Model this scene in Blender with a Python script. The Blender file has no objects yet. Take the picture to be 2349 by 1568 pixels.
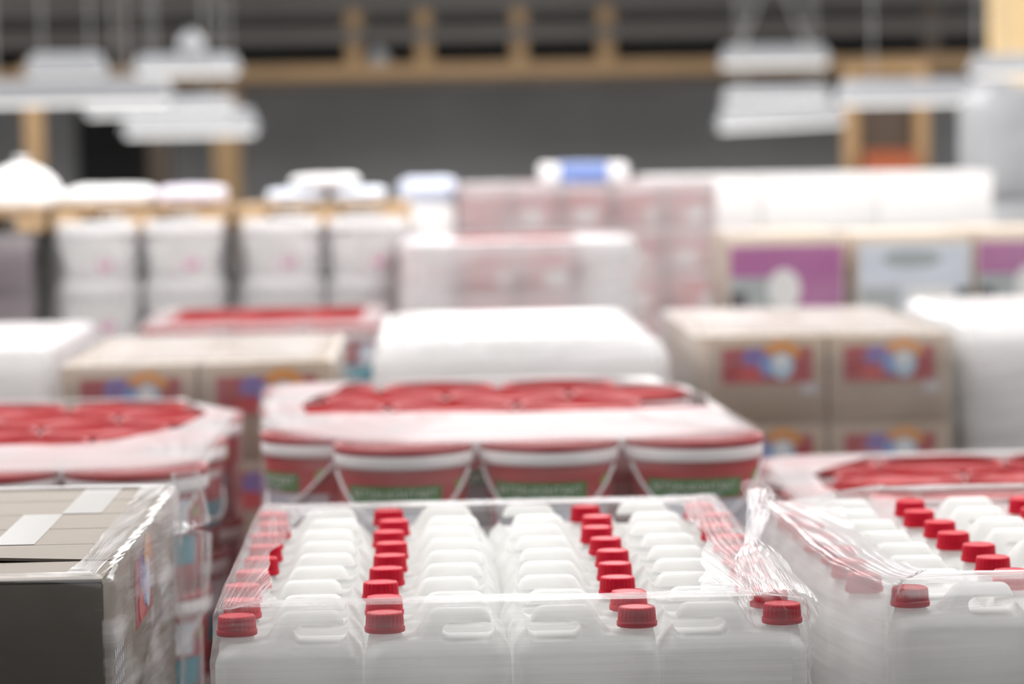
import bpy, bmesh, math, random
from mathutils import Vector, Matrix, noise

R = math.radians
rnd = random.Random(7)
scene = bpy.context.scene
COL = scene.collection

# ------------------------------------------------------------------ camera
EYE = Vector((0.0, 0.0, 1.40))
cam_data = bpy.data.cameras.new('camera')
cam_data.sensor_width = 36.0
cam_data.lens = 100.0
cam_data.clip_start = 0.05
cam_data.clip_end = 200.0
cam_data.dof.use_dof = True
cam_data.dof.focus_distance = 3.74
cam_data.dof.aperture_fstop = 2.8
cam = bpy.data.objects.new('camera', cam_data)
COL.objects.link(cam)
cam.matrix_world = (Matrix.Translation(EYE) @ Matrix.Rotation(R(-1.70), 4, 'Z')
                    @ Matrix.Rotation(R(90 - 4.0), 4, 'X') @ Matrix.Rotation(R(-1.0), 4, 'Z'))
scene.camera = cam

# ------------------------------------------------------------------ light and exposure
world = bpy.data.worlds.new('world')
scene.world = world
world.use_nodes = True
bg = world.node_tree.nodes['Background']
bg.inputs['Color'].default_value = (0.90, 0.95, 1.0, 1)
bg.inputs['Strength'].default_value = 0.34

def skylight(x, y, z, sx, sy, power):
    d = bpy.data.lights.new('skylight_light', 'AREA')
    d.shape = 'RECTANGLE'
    d.size = sx
    d.size_y = sy
    d.energy = power
    d.color = (1.0, 0.985, 0.975)
    o = bpy.data.objects.new('skylight_light', d)
    o.location = (x, y, z)
    COL.objects.link(o)

SKY = [(-4.9, 7.8, 1.9, 9.4), (-1.5, 7.8, 1.9, 9.4), (1.9, 7.8, 1.9, 9.4), (5.3, 7.8, 1.9, 9.4)]
for sx_, sy_, w_, l_ in SKY:
    skylight(sx_, sy_, 4.17, w_, l_, 162)
SKYB = [(-5.2, 22.6, 2.2, 14.5), (0.9, 22.6, 2.2, 14.5), (7.0, 22.6, 2.2, 14.5)]
for sx_, sy_, w_, l_ in SKYB:
    skylight(sx_, sy_, 4.17, w_, l_, 470)

scene.view_settings.view_transform = 'Standard'
scene.view_settings.look = 'None'
scene.view_settings.gamma = 1.0
scene.view_settings.use_curve_mapping = False
scene.view_settings.exposure = 0.07
scene.cycles.max_bounces = 10
scene.cycles.diffuse_bounces = 6
scene.cycles.transmission_bounces = 12
scene.cycles.transparent_max_bounces = 18
scene.cycles.use_denoising = True
scene.cycles.adaptive_threshold = 0.025
scene.cycles.caustics_reflective = False
scene.cycles.caustics_refractive = False

# ------------------------------------------------------------------ materials
def new_mat(name):
    m = bpy.data.materials.new(name)
    m.use_nodes = True
    nt = m.node_tree
    b = nt.nodes['Principled BSDF']
    return m, nt, b

def link(nt, a, b):
    nt.links.new(a, b)

def noise_node(nt, scale, detail=3.0, vec=None, rough=0.5):
    n = nt.nodes.new('ShaderNodeTexNoise')
    n.inputs['Scale'].default_value = scale
    n.inputs['Detail'].default_value = detail
    n.inputs['Roughness'].default_value = rough
    if vec is not None:
        link(nt, vec, n.inputs['Vector'])
    return n

def plain(name, col, rough=0.5, metal=0.0, var=0.06, scale=9.0, bump=0.0, emit=None, coat=0.0, spec=0.5):
    m, nt, b = new_mat(name)
    tc = nt.nodes.new('ShaderNodeTexCoord')
    n = noise_node(nt, scale, 4.0, tc.outputs['Object'])
    ramp = nt.nodes.new('ShaderNodeMixRGB')
    ramp.inputs[1].default_value = tuple(max(0, c * (1 - var)) for c in col) + (1,)
    ramp.inputs[2].default_value = tuple(min(1, c * (1 + var)) for c in col) + (1,)
    link(nt, n.outputs['Fac'], ramp.inputs[0])
    link(nt, ramp.outputs[0], b.inputs['Base Color'])
    b.inputs['Roughness'].default_value = rough
    b.inputs['Metallic'].default_value = metal
    b.inputs['Coat Weight'].default_value = coat
    b.inputs['Specular IOR Level'].default_value = spec
    if bump:
        bp = nt.nodes.new('ShaderNodeBump')
        bp.inputs['Strength'].default_value = bump
        bp.inputs['Distance'].default_value = 0.01
        link(nt, n.outputs['Fac'], bp.inputs['Height'])
        link(nt, bp.outputs[0], b.inputs['Normal'])
    if emit:
        b.inputs['Emission Color'].default_value = emit[:3] + (1,)
        b.inputs['Emission Strength'].default_value = emit[3]
    return m

def hdpe(name, col):
    m, nt, b = new_mat(name)
    b.inputs['Base Color'].default_value = col + (1,)
    b.inputs['Roughness'].default_value = 0.36
    tr = nt.nodes.new('ShaderNodeBsdfTranslucent')
    tr.inputs['Color'].default_value = (0.925, 0.93, 0.92, 1)
    mx = nt.nodes.new('ShaderNodeMixShader')
    mx.inputs[0].default_value = 0.66
    out = nt.nodes['Material Output']
    link(nt, b.outputs[0], mx.inputs[1])
    link(nt, tr.outputs[0], mx.inputs[2])
    link(nt, mx.outputs[0], out.inputs['Surface'])
    return m

def film_mat(name, low, high, shear=0.0, fine=90.0, bump=0.5, along=1.6, col=(0.90, 0.885, 0.895), rough=0.16, top=None, gloss=0.8, fmin=0.95, fmax=1.65):
    """Stretch film: clear, hazy in streaks that run round the load, glossy and wrinkled.  UV = metres round and metres up."""
    m, nt, b = new_mat(name)
    uv = nt.nodes.new('ShaderNodeUVMap')
    sep = nt.nodes.new('ShaderNodeSeparateXYZ')
    link(nt, uv.outputs[0], sep.inputs[0])
    mul = nt.nodes.new('ShaderNodeMath'); mul.operation = 'MULTIPLY_ADD'
    link(nt, sep.outputs[0], mul.inputs[0])
    mul.inputs[1].default_value = -shear
    link(nt, sep.outputs[1], mul.inputs[2])
    comb = nt.nodes.new('ShaderNodeCombineXYZ')
    a = nt.nodes.new('ShaderNodeMath'); a.operation = 'MULTIPLY'
    link(nt, sep.outputs[0], a.inputs[0]); a.inputs[1].default_value = along
    c = nt.nodes.new('ShaderNodeMath'); c.operation = 'MULTIPLY'
    link(nt, mul.outputs[0], c.inputs[0]); c.inputs[1].default_value = fine
    link(nt, a.outputs[0], comb.inputs[0]); link(nt, c.outputs[0], comb.inputs[1])
    n1 = noise_node(nt, 1.0, 3.0, comb.outputs[0], 0.6)
    comb2 = nt.nodes.new('ShaderNodeCombineXYZ')
    c2 = nt.nodes.new('ShaderNodeMath'); c2.operation = 'MULTIPLY'
    link(nt, mul.outputs[0], c2.inputs[0]); c2.inputs[1].default_value = fine * 0.16
    a2 = nt.nodes.new('ShaderNodeMath'); a2.operation = 'MULTIPLY'
    link(nt, sep.outputs[0], a2.inputs[0]); a2.inputs[1].default_value = along * 1.4
    link(nt, a2.outputs[0], comb2.inputs[0]); link(nt, c2.outputs[0], comb2.inputs[1])
    n2 = noise_node(nt, 1.0, 2.0, comb2.outputs[0], 0.5)
    add = nt.nodes.new('ShaderNodeMath'); add.operation = 'MULTIPLY_ADD'
    link(nt, n2.outputs['Fac'], add.inputs[0]); add.inputs[1].default_value = 1.6
    link(nt, n1.outputs['Fac'], add.inputs[2])
    mr = nt.nodes.new('ShaderNodeMapRange')
    mr.inputs['From Min'].default_value = fmin
    mr.inputs['From Max'].default_value = fmax
    mr.inputs['To Min'].default_value = low
    mr.inputs['To Max'].default_value = high
    link(nt, add.outputs[0], mr.inputs['Value'])
    haze = nt.nodes.new('ShaderNodeBsdfDiffuse'); haze.inputs['Color'].default_value = col + (1,)
    trl = nt.nodes.new('ShaderNodeBsdfTranslucent'); trl.inputs['Color'].default_value = col + (1,)
    hz = nt.nodes.new('ShaderNodeMixShader'); hz.inputs[0].default_value = 0.5
    link(nt, haze.outputs[0], hz.inputs[1]); link(nt, trl.outputs[0], hz.inputs[2])
    clear = nt.nodes.new('ShaderNodeBsdfTransparent')
    mx = nt.nodes.new('ShaderNodeMixShader')
    if top is None:
        link(nt, mr.outputs[0], mx.inputs[0])
    else:                               # several plies folded over on the top of the load: hazier, keyed on the film's own length
        at = nt.nodes.new('ShaderNodeAttribute'); at.attribute_name = 'plies'
        mp = nt.nodes.new('ShaderNodeMath'); mp.operation = 'MULTIPLY_ADD'; mp.use_clamp = True
        link(nt, at.outputs['Fac'], mp.inputs[0]); mp.inputs[1].default_value = top
        link(nt, mr.outputs[0], mp.inputs[2])
        link(nt, mp.outputs[0], mx.inputs[0])
    link(nt, clear.outputs[0], mx.inputs[1]); link(nt, hz.outputs[0], mx.inputs[2])
    gl = nt.nodes.new('ShaderNodeBsdfGlossy'); gl.inputs['Roughness'].default_value = rough
    gl.inputs['Color'].default_value = (1, 1, 1, 1)
    lw = nt.nodes.new('ShaderNodeFresnel'); lw.inputs['IOR'].default_value = 1.40
    bp = nt.nodes.new('ShaderNodeBump')
    bp.inputs['Strength'].default_value = bump
    bp.inputs['Distance'].default_value = 0.006
    link(nt, add.outputs[0], bp.inputs['Height'])
    link(nt, bp.outputs[0], gl.inputs['Normal'])
    fr = nt.nodes.new('ShaderNodeMath'); fr.operation = 'MULTIPLY'; fr.use_clamp = True
    link(nt, lw.outputs[0], fr.inputs[0]); fr.inputs[1].default_value = gloss
    mg = nt.nodes.new('ShaderNodeMixShader')
    link(nt, fr.outputs[0], mg.inputs[0])
    link(nt, mx.outputs[0], mg.inputs[1]); link(nt, gl.outputs[0], mg.inputs[2])
    link(nt, mg.outputs[0], nt.nodes['Material Output'].inputs['Surface'])
    return m

M = {}
M['hdpe'] = hdpe('white_hdpe', (0.85, 0.855, 0.845))
M['cap_red'] = plain('red_cap_plastic', (0.50, 0.004, 0.022), 0.42, var=0.04, spec=.18)
M['cap_white'] = plain('white_cap_plastic', (0.80, 0.81, 0.80), 0.4)
M['lid_red'] = plain('red_lid_plastic', (0.29, 0.005, 0.009), 0.36, var=0.05, spec=.25)
M['pail_white'] = plain('white_pail_plastic', (0.80, 0.79, 0.79), 0.36)
M['pail_red'] = plain('red_printed_pail', (0.46, 0.055, 0.058), 0.4, var=0.06)
M['pail_pinkish'] = plain('lightened_red_printed_pail', (0.58, 0.17, 0.18), 0.45, var=0.10)  # pail red lightened to brighten the far fronts; light put into the colour
M['pail_darkred'] = plain('dark_red_printed_pail', (0.33, 0.012, 0.022), 0.4, var=0.06)
M['green'] = plain('green_print', (0.055, 0.20, 0.035), 0.45)
M['ink_white'] = plain('white_print', (0.82, 0.82, 0.80), 0.5)
M['ink_pale'] = plain('pale_blue_print', (0.62, 0.66, 0.74), 0.5)
M['ink_olive'] = plain('olive_print', (0.27, 0.36, 0.07), 0.5)
M['ink_teal'] = plain('teal_print', (0.02, 0.26, 0.34), 0.5)
M['ink_magenta'] = plain('magenta_print', (0.74, 0.03, 0.36), 0.5)
M['ink_purple'] = plain('violet_print', (0.17, 0.11, 0.36), 0.5)
M['ink_blue'] = plain('blue_print', (0.16, 0.26, 0.55), 0.5)
M['ink_sky'] = plain('light_blue_print', (0.42, 0.58, 0.70), 0.5)
M['ink_orange'] = plain('orange_print', (0.62, 0.26, 0.05), 0.5)
M['ink_red'] = plain('red_print', (0.33, 0.022, 0.032), 0.5)
M['ink_brightred'] = plain('bright_red_print', (0.50, 0.05, 0.05), 0.5)
M['ink_grey'] = plain('grey_print', (0.38, 0.42, 0.42), 0.5)
M['gap_dark'] = plain('dark_gap_tone', (0.06, 0.06, 0.07), 0.5)  # darkness of the gaps by the printed cartons, put into colour
M['board'] = plain('grey_brown_cardboard', (0.225, 0.197, 0.168), 0.8, var=0.07, scale=30.0, bump=0.05)
M['board_warm'] = plain('brown_cardboard', (0.36, 0.285, 0.215), 0.8, var=0.06, scale=22.0, bump=0.05)
M['tape'] = plain('pale_packing_tape', (0.36, 0.35, 0.34), 0.3, var=0.03)
M['board_white'] = plain('white_cardboard', (0.84, 0.83, 0.82), 0.6, var=0.03)
M['board_beige'] = plain('beige_cardboard', (0.60, 0.50, 0.40), 0.75, var=0.05)
M['board_dark'] = plain('dark_mauve_cardboard', (0.20, 0.165, 0.18), 0.7)
M['purple'] = plain('purple_carton_print', (0.40, 0.10, 0.30), 0.5, var=0.08)
M['wood'] = plain('pallet_wood', (0.48, 0.33, 0.19), 0.8, var=0.18, scale=12.0, bump=0.2)
M['paint_yellow'] = plain('worn_ochre_paint', (0.39, 0.245, 0.115), 0.55, var=0.30, scale=1.4)
M['paint_brown'] = plain('brown_painted_steel', (0.085, 0.06, 0.042), 0.6, var=0.25, scale=1.2)
M['paint_grey'] = plain('grey_brown_sheet', (0.135, 0.125, 0.117), 0.7, var=0.22, scale=0.7)
M['timber'] = plain('pale_yellow_timber', (0.88, 0.64, 0.34), 0.6, var=0.15, scale=3.0)
M['rust'] = plain('orange_brown_box', (0.40, 0.10, 0.035), 0.6, var=0.25, scale=3.0)
M['wall'] = plain('dark_grey_wall_paint', (0.41, 0.41, 0.412), 0.85, var=0.10, scale=0.35)
M['wall_side'] = plain('grey_side_wall_paint', (0.30, 0.30, 0.30), 0.85, var=0.08, scale=0.4)
M['ceiling'] = plain('grey_ceiling_sheet', (0.42, 0.42, 0.42), 0.8, var=0.06, scale=0.5)
M['floor'] = plain('dark_concrete_floor', (0.12, 0.115, 0.11), 0.6, var=0.25, scale=1.3)
M['black'] = plain('dark_opening_black', (0.014, 0.014, 0.015), 0.7)  # darkness of openings put in as a flat black
M['lamp_white'] = plain('white_lamp_enamel', (0.43, 0.44, 0.46), 0.4, var=0.02)
M['tube'] = plain('lamp_tube', (0.9, 0.9, 0.9), 0.4, emit=(1.0, 0.98, 0.95, 1.2))
M['cable'] = plain('pale_grey_cable', (0.42, 0.42, 0.41), 0.5)
M['bag'] = plain('white_bag_plastic', (0.86, 0.86, 0.86), 0.4, var=0.03, scale=14, bump=0.3)
M['bale'] = plain('pale_grey_wrapped_bale', (0.50, 0.51, 0.53), 0.45, var=0.35, scale=5.0, bump=0.5)
M['pack_blue'] = plain('blue_pack_print', (0.20, 0.29, 0.60), 0.4, var=0.08)
M['pack_pale'] = plain('pale_blue_pack', (0.66, 0.71, 0.79), 0.4, var=0.10)
M['sky_panel'] = plain('skylight_sheet', (0.8, 0.85, 0.9), 0.3, emit=(1.0, 0.98, 0.97, 3.0))
M['film_main'] = film_mat('clear_stretch_film_canisters', 0.01, 0.26, 0.0, 130.0, 0.25, top=0.20, gloss=.3, col=(.82, .81, .815))
M['film_bucket'] = film_mat('stretch_film_buckets', 0.03, 0.24, 0.05, 70.0, 0.4, top=0.66, col=(0.74, 0.73, 0.735), gloss=.16)
M['film_carton'] = film_mat('creased_stretch_film_cartons', -0.30, 0.62, -0.08, 34.0, 0.9, along=1.7, top=0.42, gloss=.35, fmin=1.1, fmax=1.62)
M['film_right'] = film_mat('streaked_stretch_film_canisters', 0.00, 0.20, 0.05, 60.0, 0.5, top=0.40, gloss=.6)
M['film_far'] = film_mat('stretch_film_far_loads', 0.03, 0.20, 0.1, 40.0, 0.4, top=0.45, gloss=.5)
M['film_far_white'] = film_mat('milky_stretch_film_far_loads', 0.42, 0.78, 0.1, 40.0, 0.5, top=0.40, gloss=.5)
M['film_gather'] = film_mat('gathered_stretch_film', 0.02, 0.20, 0.0, 12.0, 0.2, along=60.0, gloss=.22, col=(.75, .74, .745))

# ------------------------------------------------------------------ helpers
def mesh_from_bm(name, bm, smooth=False, angle=None):
    me = bpy.data.meshes.new(name)
    bm.normal_update()
    bm.to_mesh(me)
    bm.free()
    if smooth:
        for p in me.polygons:
            p.use_smooth = True
        if angle is not None:
            try:
                me.set_sharp_from_angle(angle=R(angle))
            except Exception:
                pass
    return me

def obj(name, me, mat=None, parent=None, loc=None):
    o = bpy.data.objects.new(name, me)
    if mat is not None and len(me.materials) == 0:
        me.materials.append(mat)
    COL.objects.link(o)
    if parent is not None:
        o.parent = parent
    if loc is not None:
        o.location = loc
    return o

def tag(o, label, cat, group=None, kind=None):
    o['label'] = label
    o['category'] = cat
    if group:
        o['group'] = group
    if kind:
        o['kind'] = kind
    return o

def thing(name, label, cat, loc=(0, 0, 0), rz=0.0, group=None):
    o = bpy.data.objects.new(name, None)
    o.empty_display_size = 0.05
    COL.objects.link(o)
    o.location = loc
    o.rotation_euler = (0, 0, rz)
    return tag(o, label, cat, group)

KIDS = {}
def kids(o):
    return list(o.children)

def copy_tree(o, parent=None):
    c = o.copy()
    COL.objects.link(c)
    if parent is not None:
        c.parent = parent
    for ch in kids(o):
        copy_tree(ch, c)
    return c

def delete_tree(o):
    for ch in kids(o):
        delete_tree(ch)
    bpy.data.objects.remove(o)

def add_box(bm, x0, x1, y0, y1, z0, z1):
    vs = [bm.verts.new(p) for p in ((x0, y0, z0), (x1, y0, z0), (x1, y1, z0), (x0, y1, z0), (x0, y0, z1), (x1, y0, z1), (x1, y1, z1), (x0, y1, z1))]
    for f in ((0, 3, 2, 1), (4, 5, 6, 7), (0, 1, 5, 4), (1, 2, 6, 5), (2, 3, 7, 6), (3, 0, 4, 7)):
        bm.faces.new([vs[i] for i in f])
    return vs

def box_mesh(name, x0, x1, y0, y1, z0, z1, bev=0.0, seg=2):
    bm = bmesh.new()
    add_box(bm, x0, x1, y0, y1, z0, z1)
    if bev:
        bmesh.ops.bevel(bm, geom=bm.edges[:], offset=bev, segments=seg, affect='EDGES', profile=0.5)
    return mesh_from_bm(name, bm, smooth=bool(bev), angle=40)

def lathe(bm, prof, n=48, radial=None, close_top=True, close_bottom=True):
    rings = []
    for k, (r, z) in enumerate(prof):
        ring = []
        for i in range(n):
            a = 2 * math.pi * i / n
            rr = r * (radial(k, i) if radial else 1.0)
            ring.append(bm.verts.new((rr * math.cos(a), rr * math.sin(a), z)))
        rings.append(ring)
    for k in range(len(rings) - 1):
        for i in range(n):
            j = (i + 1) % n
            bm.faces.new((rings[k][i], rings[k][j], rings[k + 1][j], rings[k + 1][i]))
    if close_bottom:
        bm.faces.new(list(reversed(rings[0])))
    if close_top:
        bm.faces.new(rings[-1])

def tube(bm, pts, r, n=8):
    rings = []
    pts = [Vector(p) for p in pts]
    for k, p in enumerate(pts):
        t = (pts[min(k + 1, len(pts) - 1)] - pts[max(k - 1, 0)]).normalized()
        up = Vector((0, 0, 1)) if abs(t.z) < 0.9 else Vector((1, 0, 0))
        u = t.cross(up).normalized()
        v = u.cross(t).normalized()
        rr = r[k] if isinstance(r, (list, tuple)) else r
        rings.append([bm.verts.new(p + u * rr * math.cos(2 * math.pi * i / n) + v * rr * math.sin(2 * math.pi * i / n)) for i in range(n)])
    for k in range(len(rings) - 1):
        for i in range(n):
            j = (i + 1) % n
            bm.faces.new((rings[k][i], rings[k][j], rings[k + 1][j], rings[k + 1][i]))
    bm.faces.new(list(reversed(rings[0])))
    bm.faces.new(rings[-1])

def evaluated_mesh(o, name):
    dg = bpy.context.evaluated_depsgraph_get()
    me = bpy.data.meshes.new_from_object(o.evaluated_get(dg))
    me.name = name
    return me

ORD = ['first', 'second', 'third', 'fourth', 'fifth', 'sixth', 'seventh', 'eighth', 'ninth', 'tenth']

# ------------------------------------------------------------------ the hall
XL, XR, YB, ZC = -9.0, 12.0, 36.0, 4.3
def struct(name, me, mat):
    o = obj(name, me, mat)
    o['kind'] = 'structure'
    return o
struct('floor', box_mesh('floor', XL, XR, -4.0, YB, -0.2, 0.0), M['floor'])
struct('wall_back', box_mesh('wall_back', XL, XR, YB, YB + 0.25, 0.0, ZC), M['wall'])
struct('wall_left', box_mesh('wall_left', XL - 0.25, XL, -4.0, YB, 0.0, ZC), M['wall_side'])
struct('wall_right', box_mesh('wall_right', XR, XR + 0.25, -4.0, YB, 0.0, ZC), M['wall_side'])
struct('ceiling', box_mesh('ceiling', XL, XR, -4.0, YB, ZC, ZC + 0.2), M['ceiling'])
for k, (x, y, w, l) in enumerate(SKY + SKYB):
    struct('window_%d' % (k + 1), box_mesh('window', x - w / 2, x + w / 2, y - l / 2, y + l / 2, ZC - 0.06, ZC), M['sky_panel'])

# ------------------------------------------------------------------ wooden pallet
def pallet(x0, x1, y0, y1, label, h=0.144, z=0.0, group='wooden pallets under the loads'):
    t = thing('wooden_pallet', label, 'pallet', ((x0 + x1) / 2, (y0 + y1) / 2, z), 0, group)
    w, d = (x1 - x0), (y1 - y0)
    bm = bmesh.new()
    n = 7
    for i in range(n):
        bw = w / n * 0.86
        cx = -w / 2 + w / n * (i + 0.5)
        add_box(bm, cx - bw / 2, cx + bw / 2, -d / 2, d / 2, h - 0.022, h)
    obj('deck', mesh_from_bm('deck', bm), M['wood'], t)
    for fx in (-1, 0, 1):
        cx = fx * (w / 2 - 0.06)
        for fy in (-1, 0, 1):
            cy = fy * (d / 2 - 0.06)
            obj('spacer_block', box_mesh('spacer_block', cx - 0.055, cx + 0.055, cy - 0.055, cy + 0.055, 0.022, h - 0.022), M['wood'], t)
        obj('bottom_board', box_mesh('bottom_board', cx - 0.055, cx + 0.055, -d / 2, d / 2, 0.0, 0.022), M['wood'], t)
    return t

# ------------------------------------------------------------------ stretch film
def resample(poly, n, smooth=0):
    P = [Vector((p[0], p[1])) for p in poly]
    for _ in range(smooth):
        Q = []
        for i in range(len(P)):
            a, b = P[i], P[(i + 1) % len(P)]
            Q += [a * 0.75 + b * 0.25, a * 0.25 + b * 0.75]
        P = Q
    L = [0.0]
    for i in range(len(P)):
        L.append(L[-1] + (P[(i + 1) % len(P)] - P[i]).length)
    out, k = [], 0
    for s in range(n):
        d = L[-1] * s / n
        while L[k + 1] < d:
            k += 1
        f = (d - L[k]) / max(1e-9, L[k + 1] - L[k])
        out.append(P[k].lerp(P[(k + 1) % len(P)], f))
    return out, L[-1]

def convex_hull(pts):
    pts = sorted(set(pts))
    def half(it):
        h = []
        for p in it:
            while len(h) > 1 and (h[-1][0] - h[-2][0]) * (p[1] - h[-2][1]) - (h[-1][1] - h[-2][1]) * (p[0] - h[-2][0]) <= 0:
                h.pop()
            h.append(p)
        return h
    a, b = half(pts), half(reversed(pts))
    return a[:-1] + b[:-1]

def rrect(x0, x1, y0, y1, r=0.02, n=5):
    out = []
    for cx, cy, a0 in ((x1 - r, y0 + r, -90), (x1 - r, y1 - r, 0), (x0 + r, y1 - r, 90), (x0 + r, y0 + r, 180)):
        for i in range(n + 1):
            a = R(a0 + 90 * i / n)
            out.append((cx + r * math.cos(a), cy + r * math.sin(a)))
    return out

def ray_to_poly(c, ang, poly):
    d = Vector((math.cos(ang), math.sin(ang)))
    best = None
    for i in range(len(poly)):
        a, b = Vector(poly[i]) - c, Vector(poly[(i + 1) % len(poly)]) - c
        e = b - a
        den = d.x * e.y - d.y * e.x
        if abs(den) < 1e-12:
            continue
        t = (a.x * e.y - a.y * e.x) / den
        s = (a.x * d.y - a.y * d.x) / den
        if t > 0 and -1e-6 <= s <= 1 + 1e-6 and (best is None or t > best):
            best = t
    return c + d * (best or 0.01)

def film(label, hull, profile, mat, inner=None, ztop=None, n=420, wob=0.0035, seed=0, smooth=1, group=None, ntop=22, ragged=0.015, shear=0.0, sag=0.0, folds=0, side=1.0, side_haze=0.0, crumple=None):
    """A sleeve of stretch film: rings up the sides along profile = [(inward offset, z, steps)], then a border folded in over the top as far as the polygon `inner`."""
    H, LEN = resample(hull, n, smooth)
    N = []
    for i in range(n):
        t = (H[(i + 1) % n] - H[i - 1]).normalized()
        N.append(Vector((t.y, -t.x)))
    K = [side + (1 - side) * abs(q.y) ** 2 for q in N]
    rows, vs, ply = [], [], []
    zz, off, v = profile[0][1], profile[0][0], 0.0
    rows.append((off, zz)); vs.append(0.0); ply.append(0.0)
    for k in range(1, len(profile)):
        o1, z1, st = profile[k]
        for s in range(1, st + 1):
            f = s / st
            rows.append((off + (o1 - off) * f, zz + (z1 - zz) * f))
            vs.append(vs[-1] + math.hypot((o1 - off) / st, (z1 - zz) / st)); ply.append(0.0)
        off, zz = o1, z1
    bm = bmesh.new()
    uvl = bm.loops.layers.uv.new('UVMap')
    pl = bm.verts.layers.float.new('plies')
    grid, uvv = [], []
    for r, (o, z) in enumerate(rows):
        ring, uu = [], []
        for i in range(n):
            u = LEN * i / n
            a = noise.noise(Vector((u * 3.0, (z - shear * u) * 26.0, seed * 7.3))) * wob + noise.noise(Vector((u * 9.0, (z - shear * u) * 70.0, seed * 3.1))) * wob * 0.45
            if folds:
                q = abs(noise.noise(Vector((u * 1.6, (z - shear * u) * 9.0, seed + 5.0))))
                a += folds * max(0.0, 0.30 - q) / 0.30
            if crumple:
                a += crumple(H[i].x, H[i].y) * (0.5 + noise.noise(Vector((u * 55.0, z * 48.0, seed + 9.0))) + 0.6 * noise.noise(Vector((u * 120.0, z * 105.0, seed + 2.0))))
            p = H[i] - N[i] * (o * K[i]) + N[i] * (a + wob * 0.4)
            vert = bm.verts.new((p.x, p.y, z))
            vert[pl] = side_haze * N[i].x ** 2  # extra haze on the left and right walls, none on the front
            ring.append(vert); uu.append((u, vs[r]))
        grid.append(ring); uvv.append(uu)
    if inner is not None:
        c = Vector((sum(p[0] for p in inner) / len(inner), sum(p[1] for p in inner) / len(inner)))
        base = [H[i] - N[i] * (off * K[i]) for i in range(n)]
        INN = [ray_to_poly(c, math.atan2(b.y - c.y, b.x - c.x), inner) for b in base]
        for s in range(1, ntop + 1):
            f = s / ntop
            ring, uu = [], []
            for i in range(n):
                u = LEN * i / n
                tgt = INN[i] + (c - INN[i]).normalized() * (noise.noise(Vector((u * 5.0, seed * 1.7, 2.0))) * ragged)
                p = base[i].lerp(tgt, f)
                d = (p - base[i]).length
                z = zz + (ztop(p.x, p.y, f) if ztop else 0.0) - sag * math.sin(math.pi * f)
                z += noise.noise(Vector((p.x * 9.0, p.y * 9.0, seed + 3.0))) * wob * 0.4 * min(1, f * 4)
                vert = bm.verts.new((p.x, p.y, z))
                vert[pl] = min(1.0, f * 5)
                ring.append(vert); uu.append((u, vs[-1] + d))
            grid.append(ring); uvv.append(uu)
    for r in range(len(grid) - 1):
        for i in range(n):
            j = (i + 1) % n
            f = bm.faces.new((grid[r][i], grid[r][j], grid[r + 1][j], grid[r + 1][i]))
            wrap = LEN if j == 0 else 0.0
            for lp, (uu, w) in zip(f.loops, ((uvv[r][i], 0), (uvv[r][j], wrap), (uvv[r + 1][j], wrap), (uvv[r + 1][i], 0))):
                lp[uvl].uv = (uu[0] + w, uu[1])
    me = mesh_from_bm('stretch_film', bm, smooth=True)
    o = obj('stretch_film', me, mat)
    return tag(o, label, 'plastic film', group)

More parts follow.
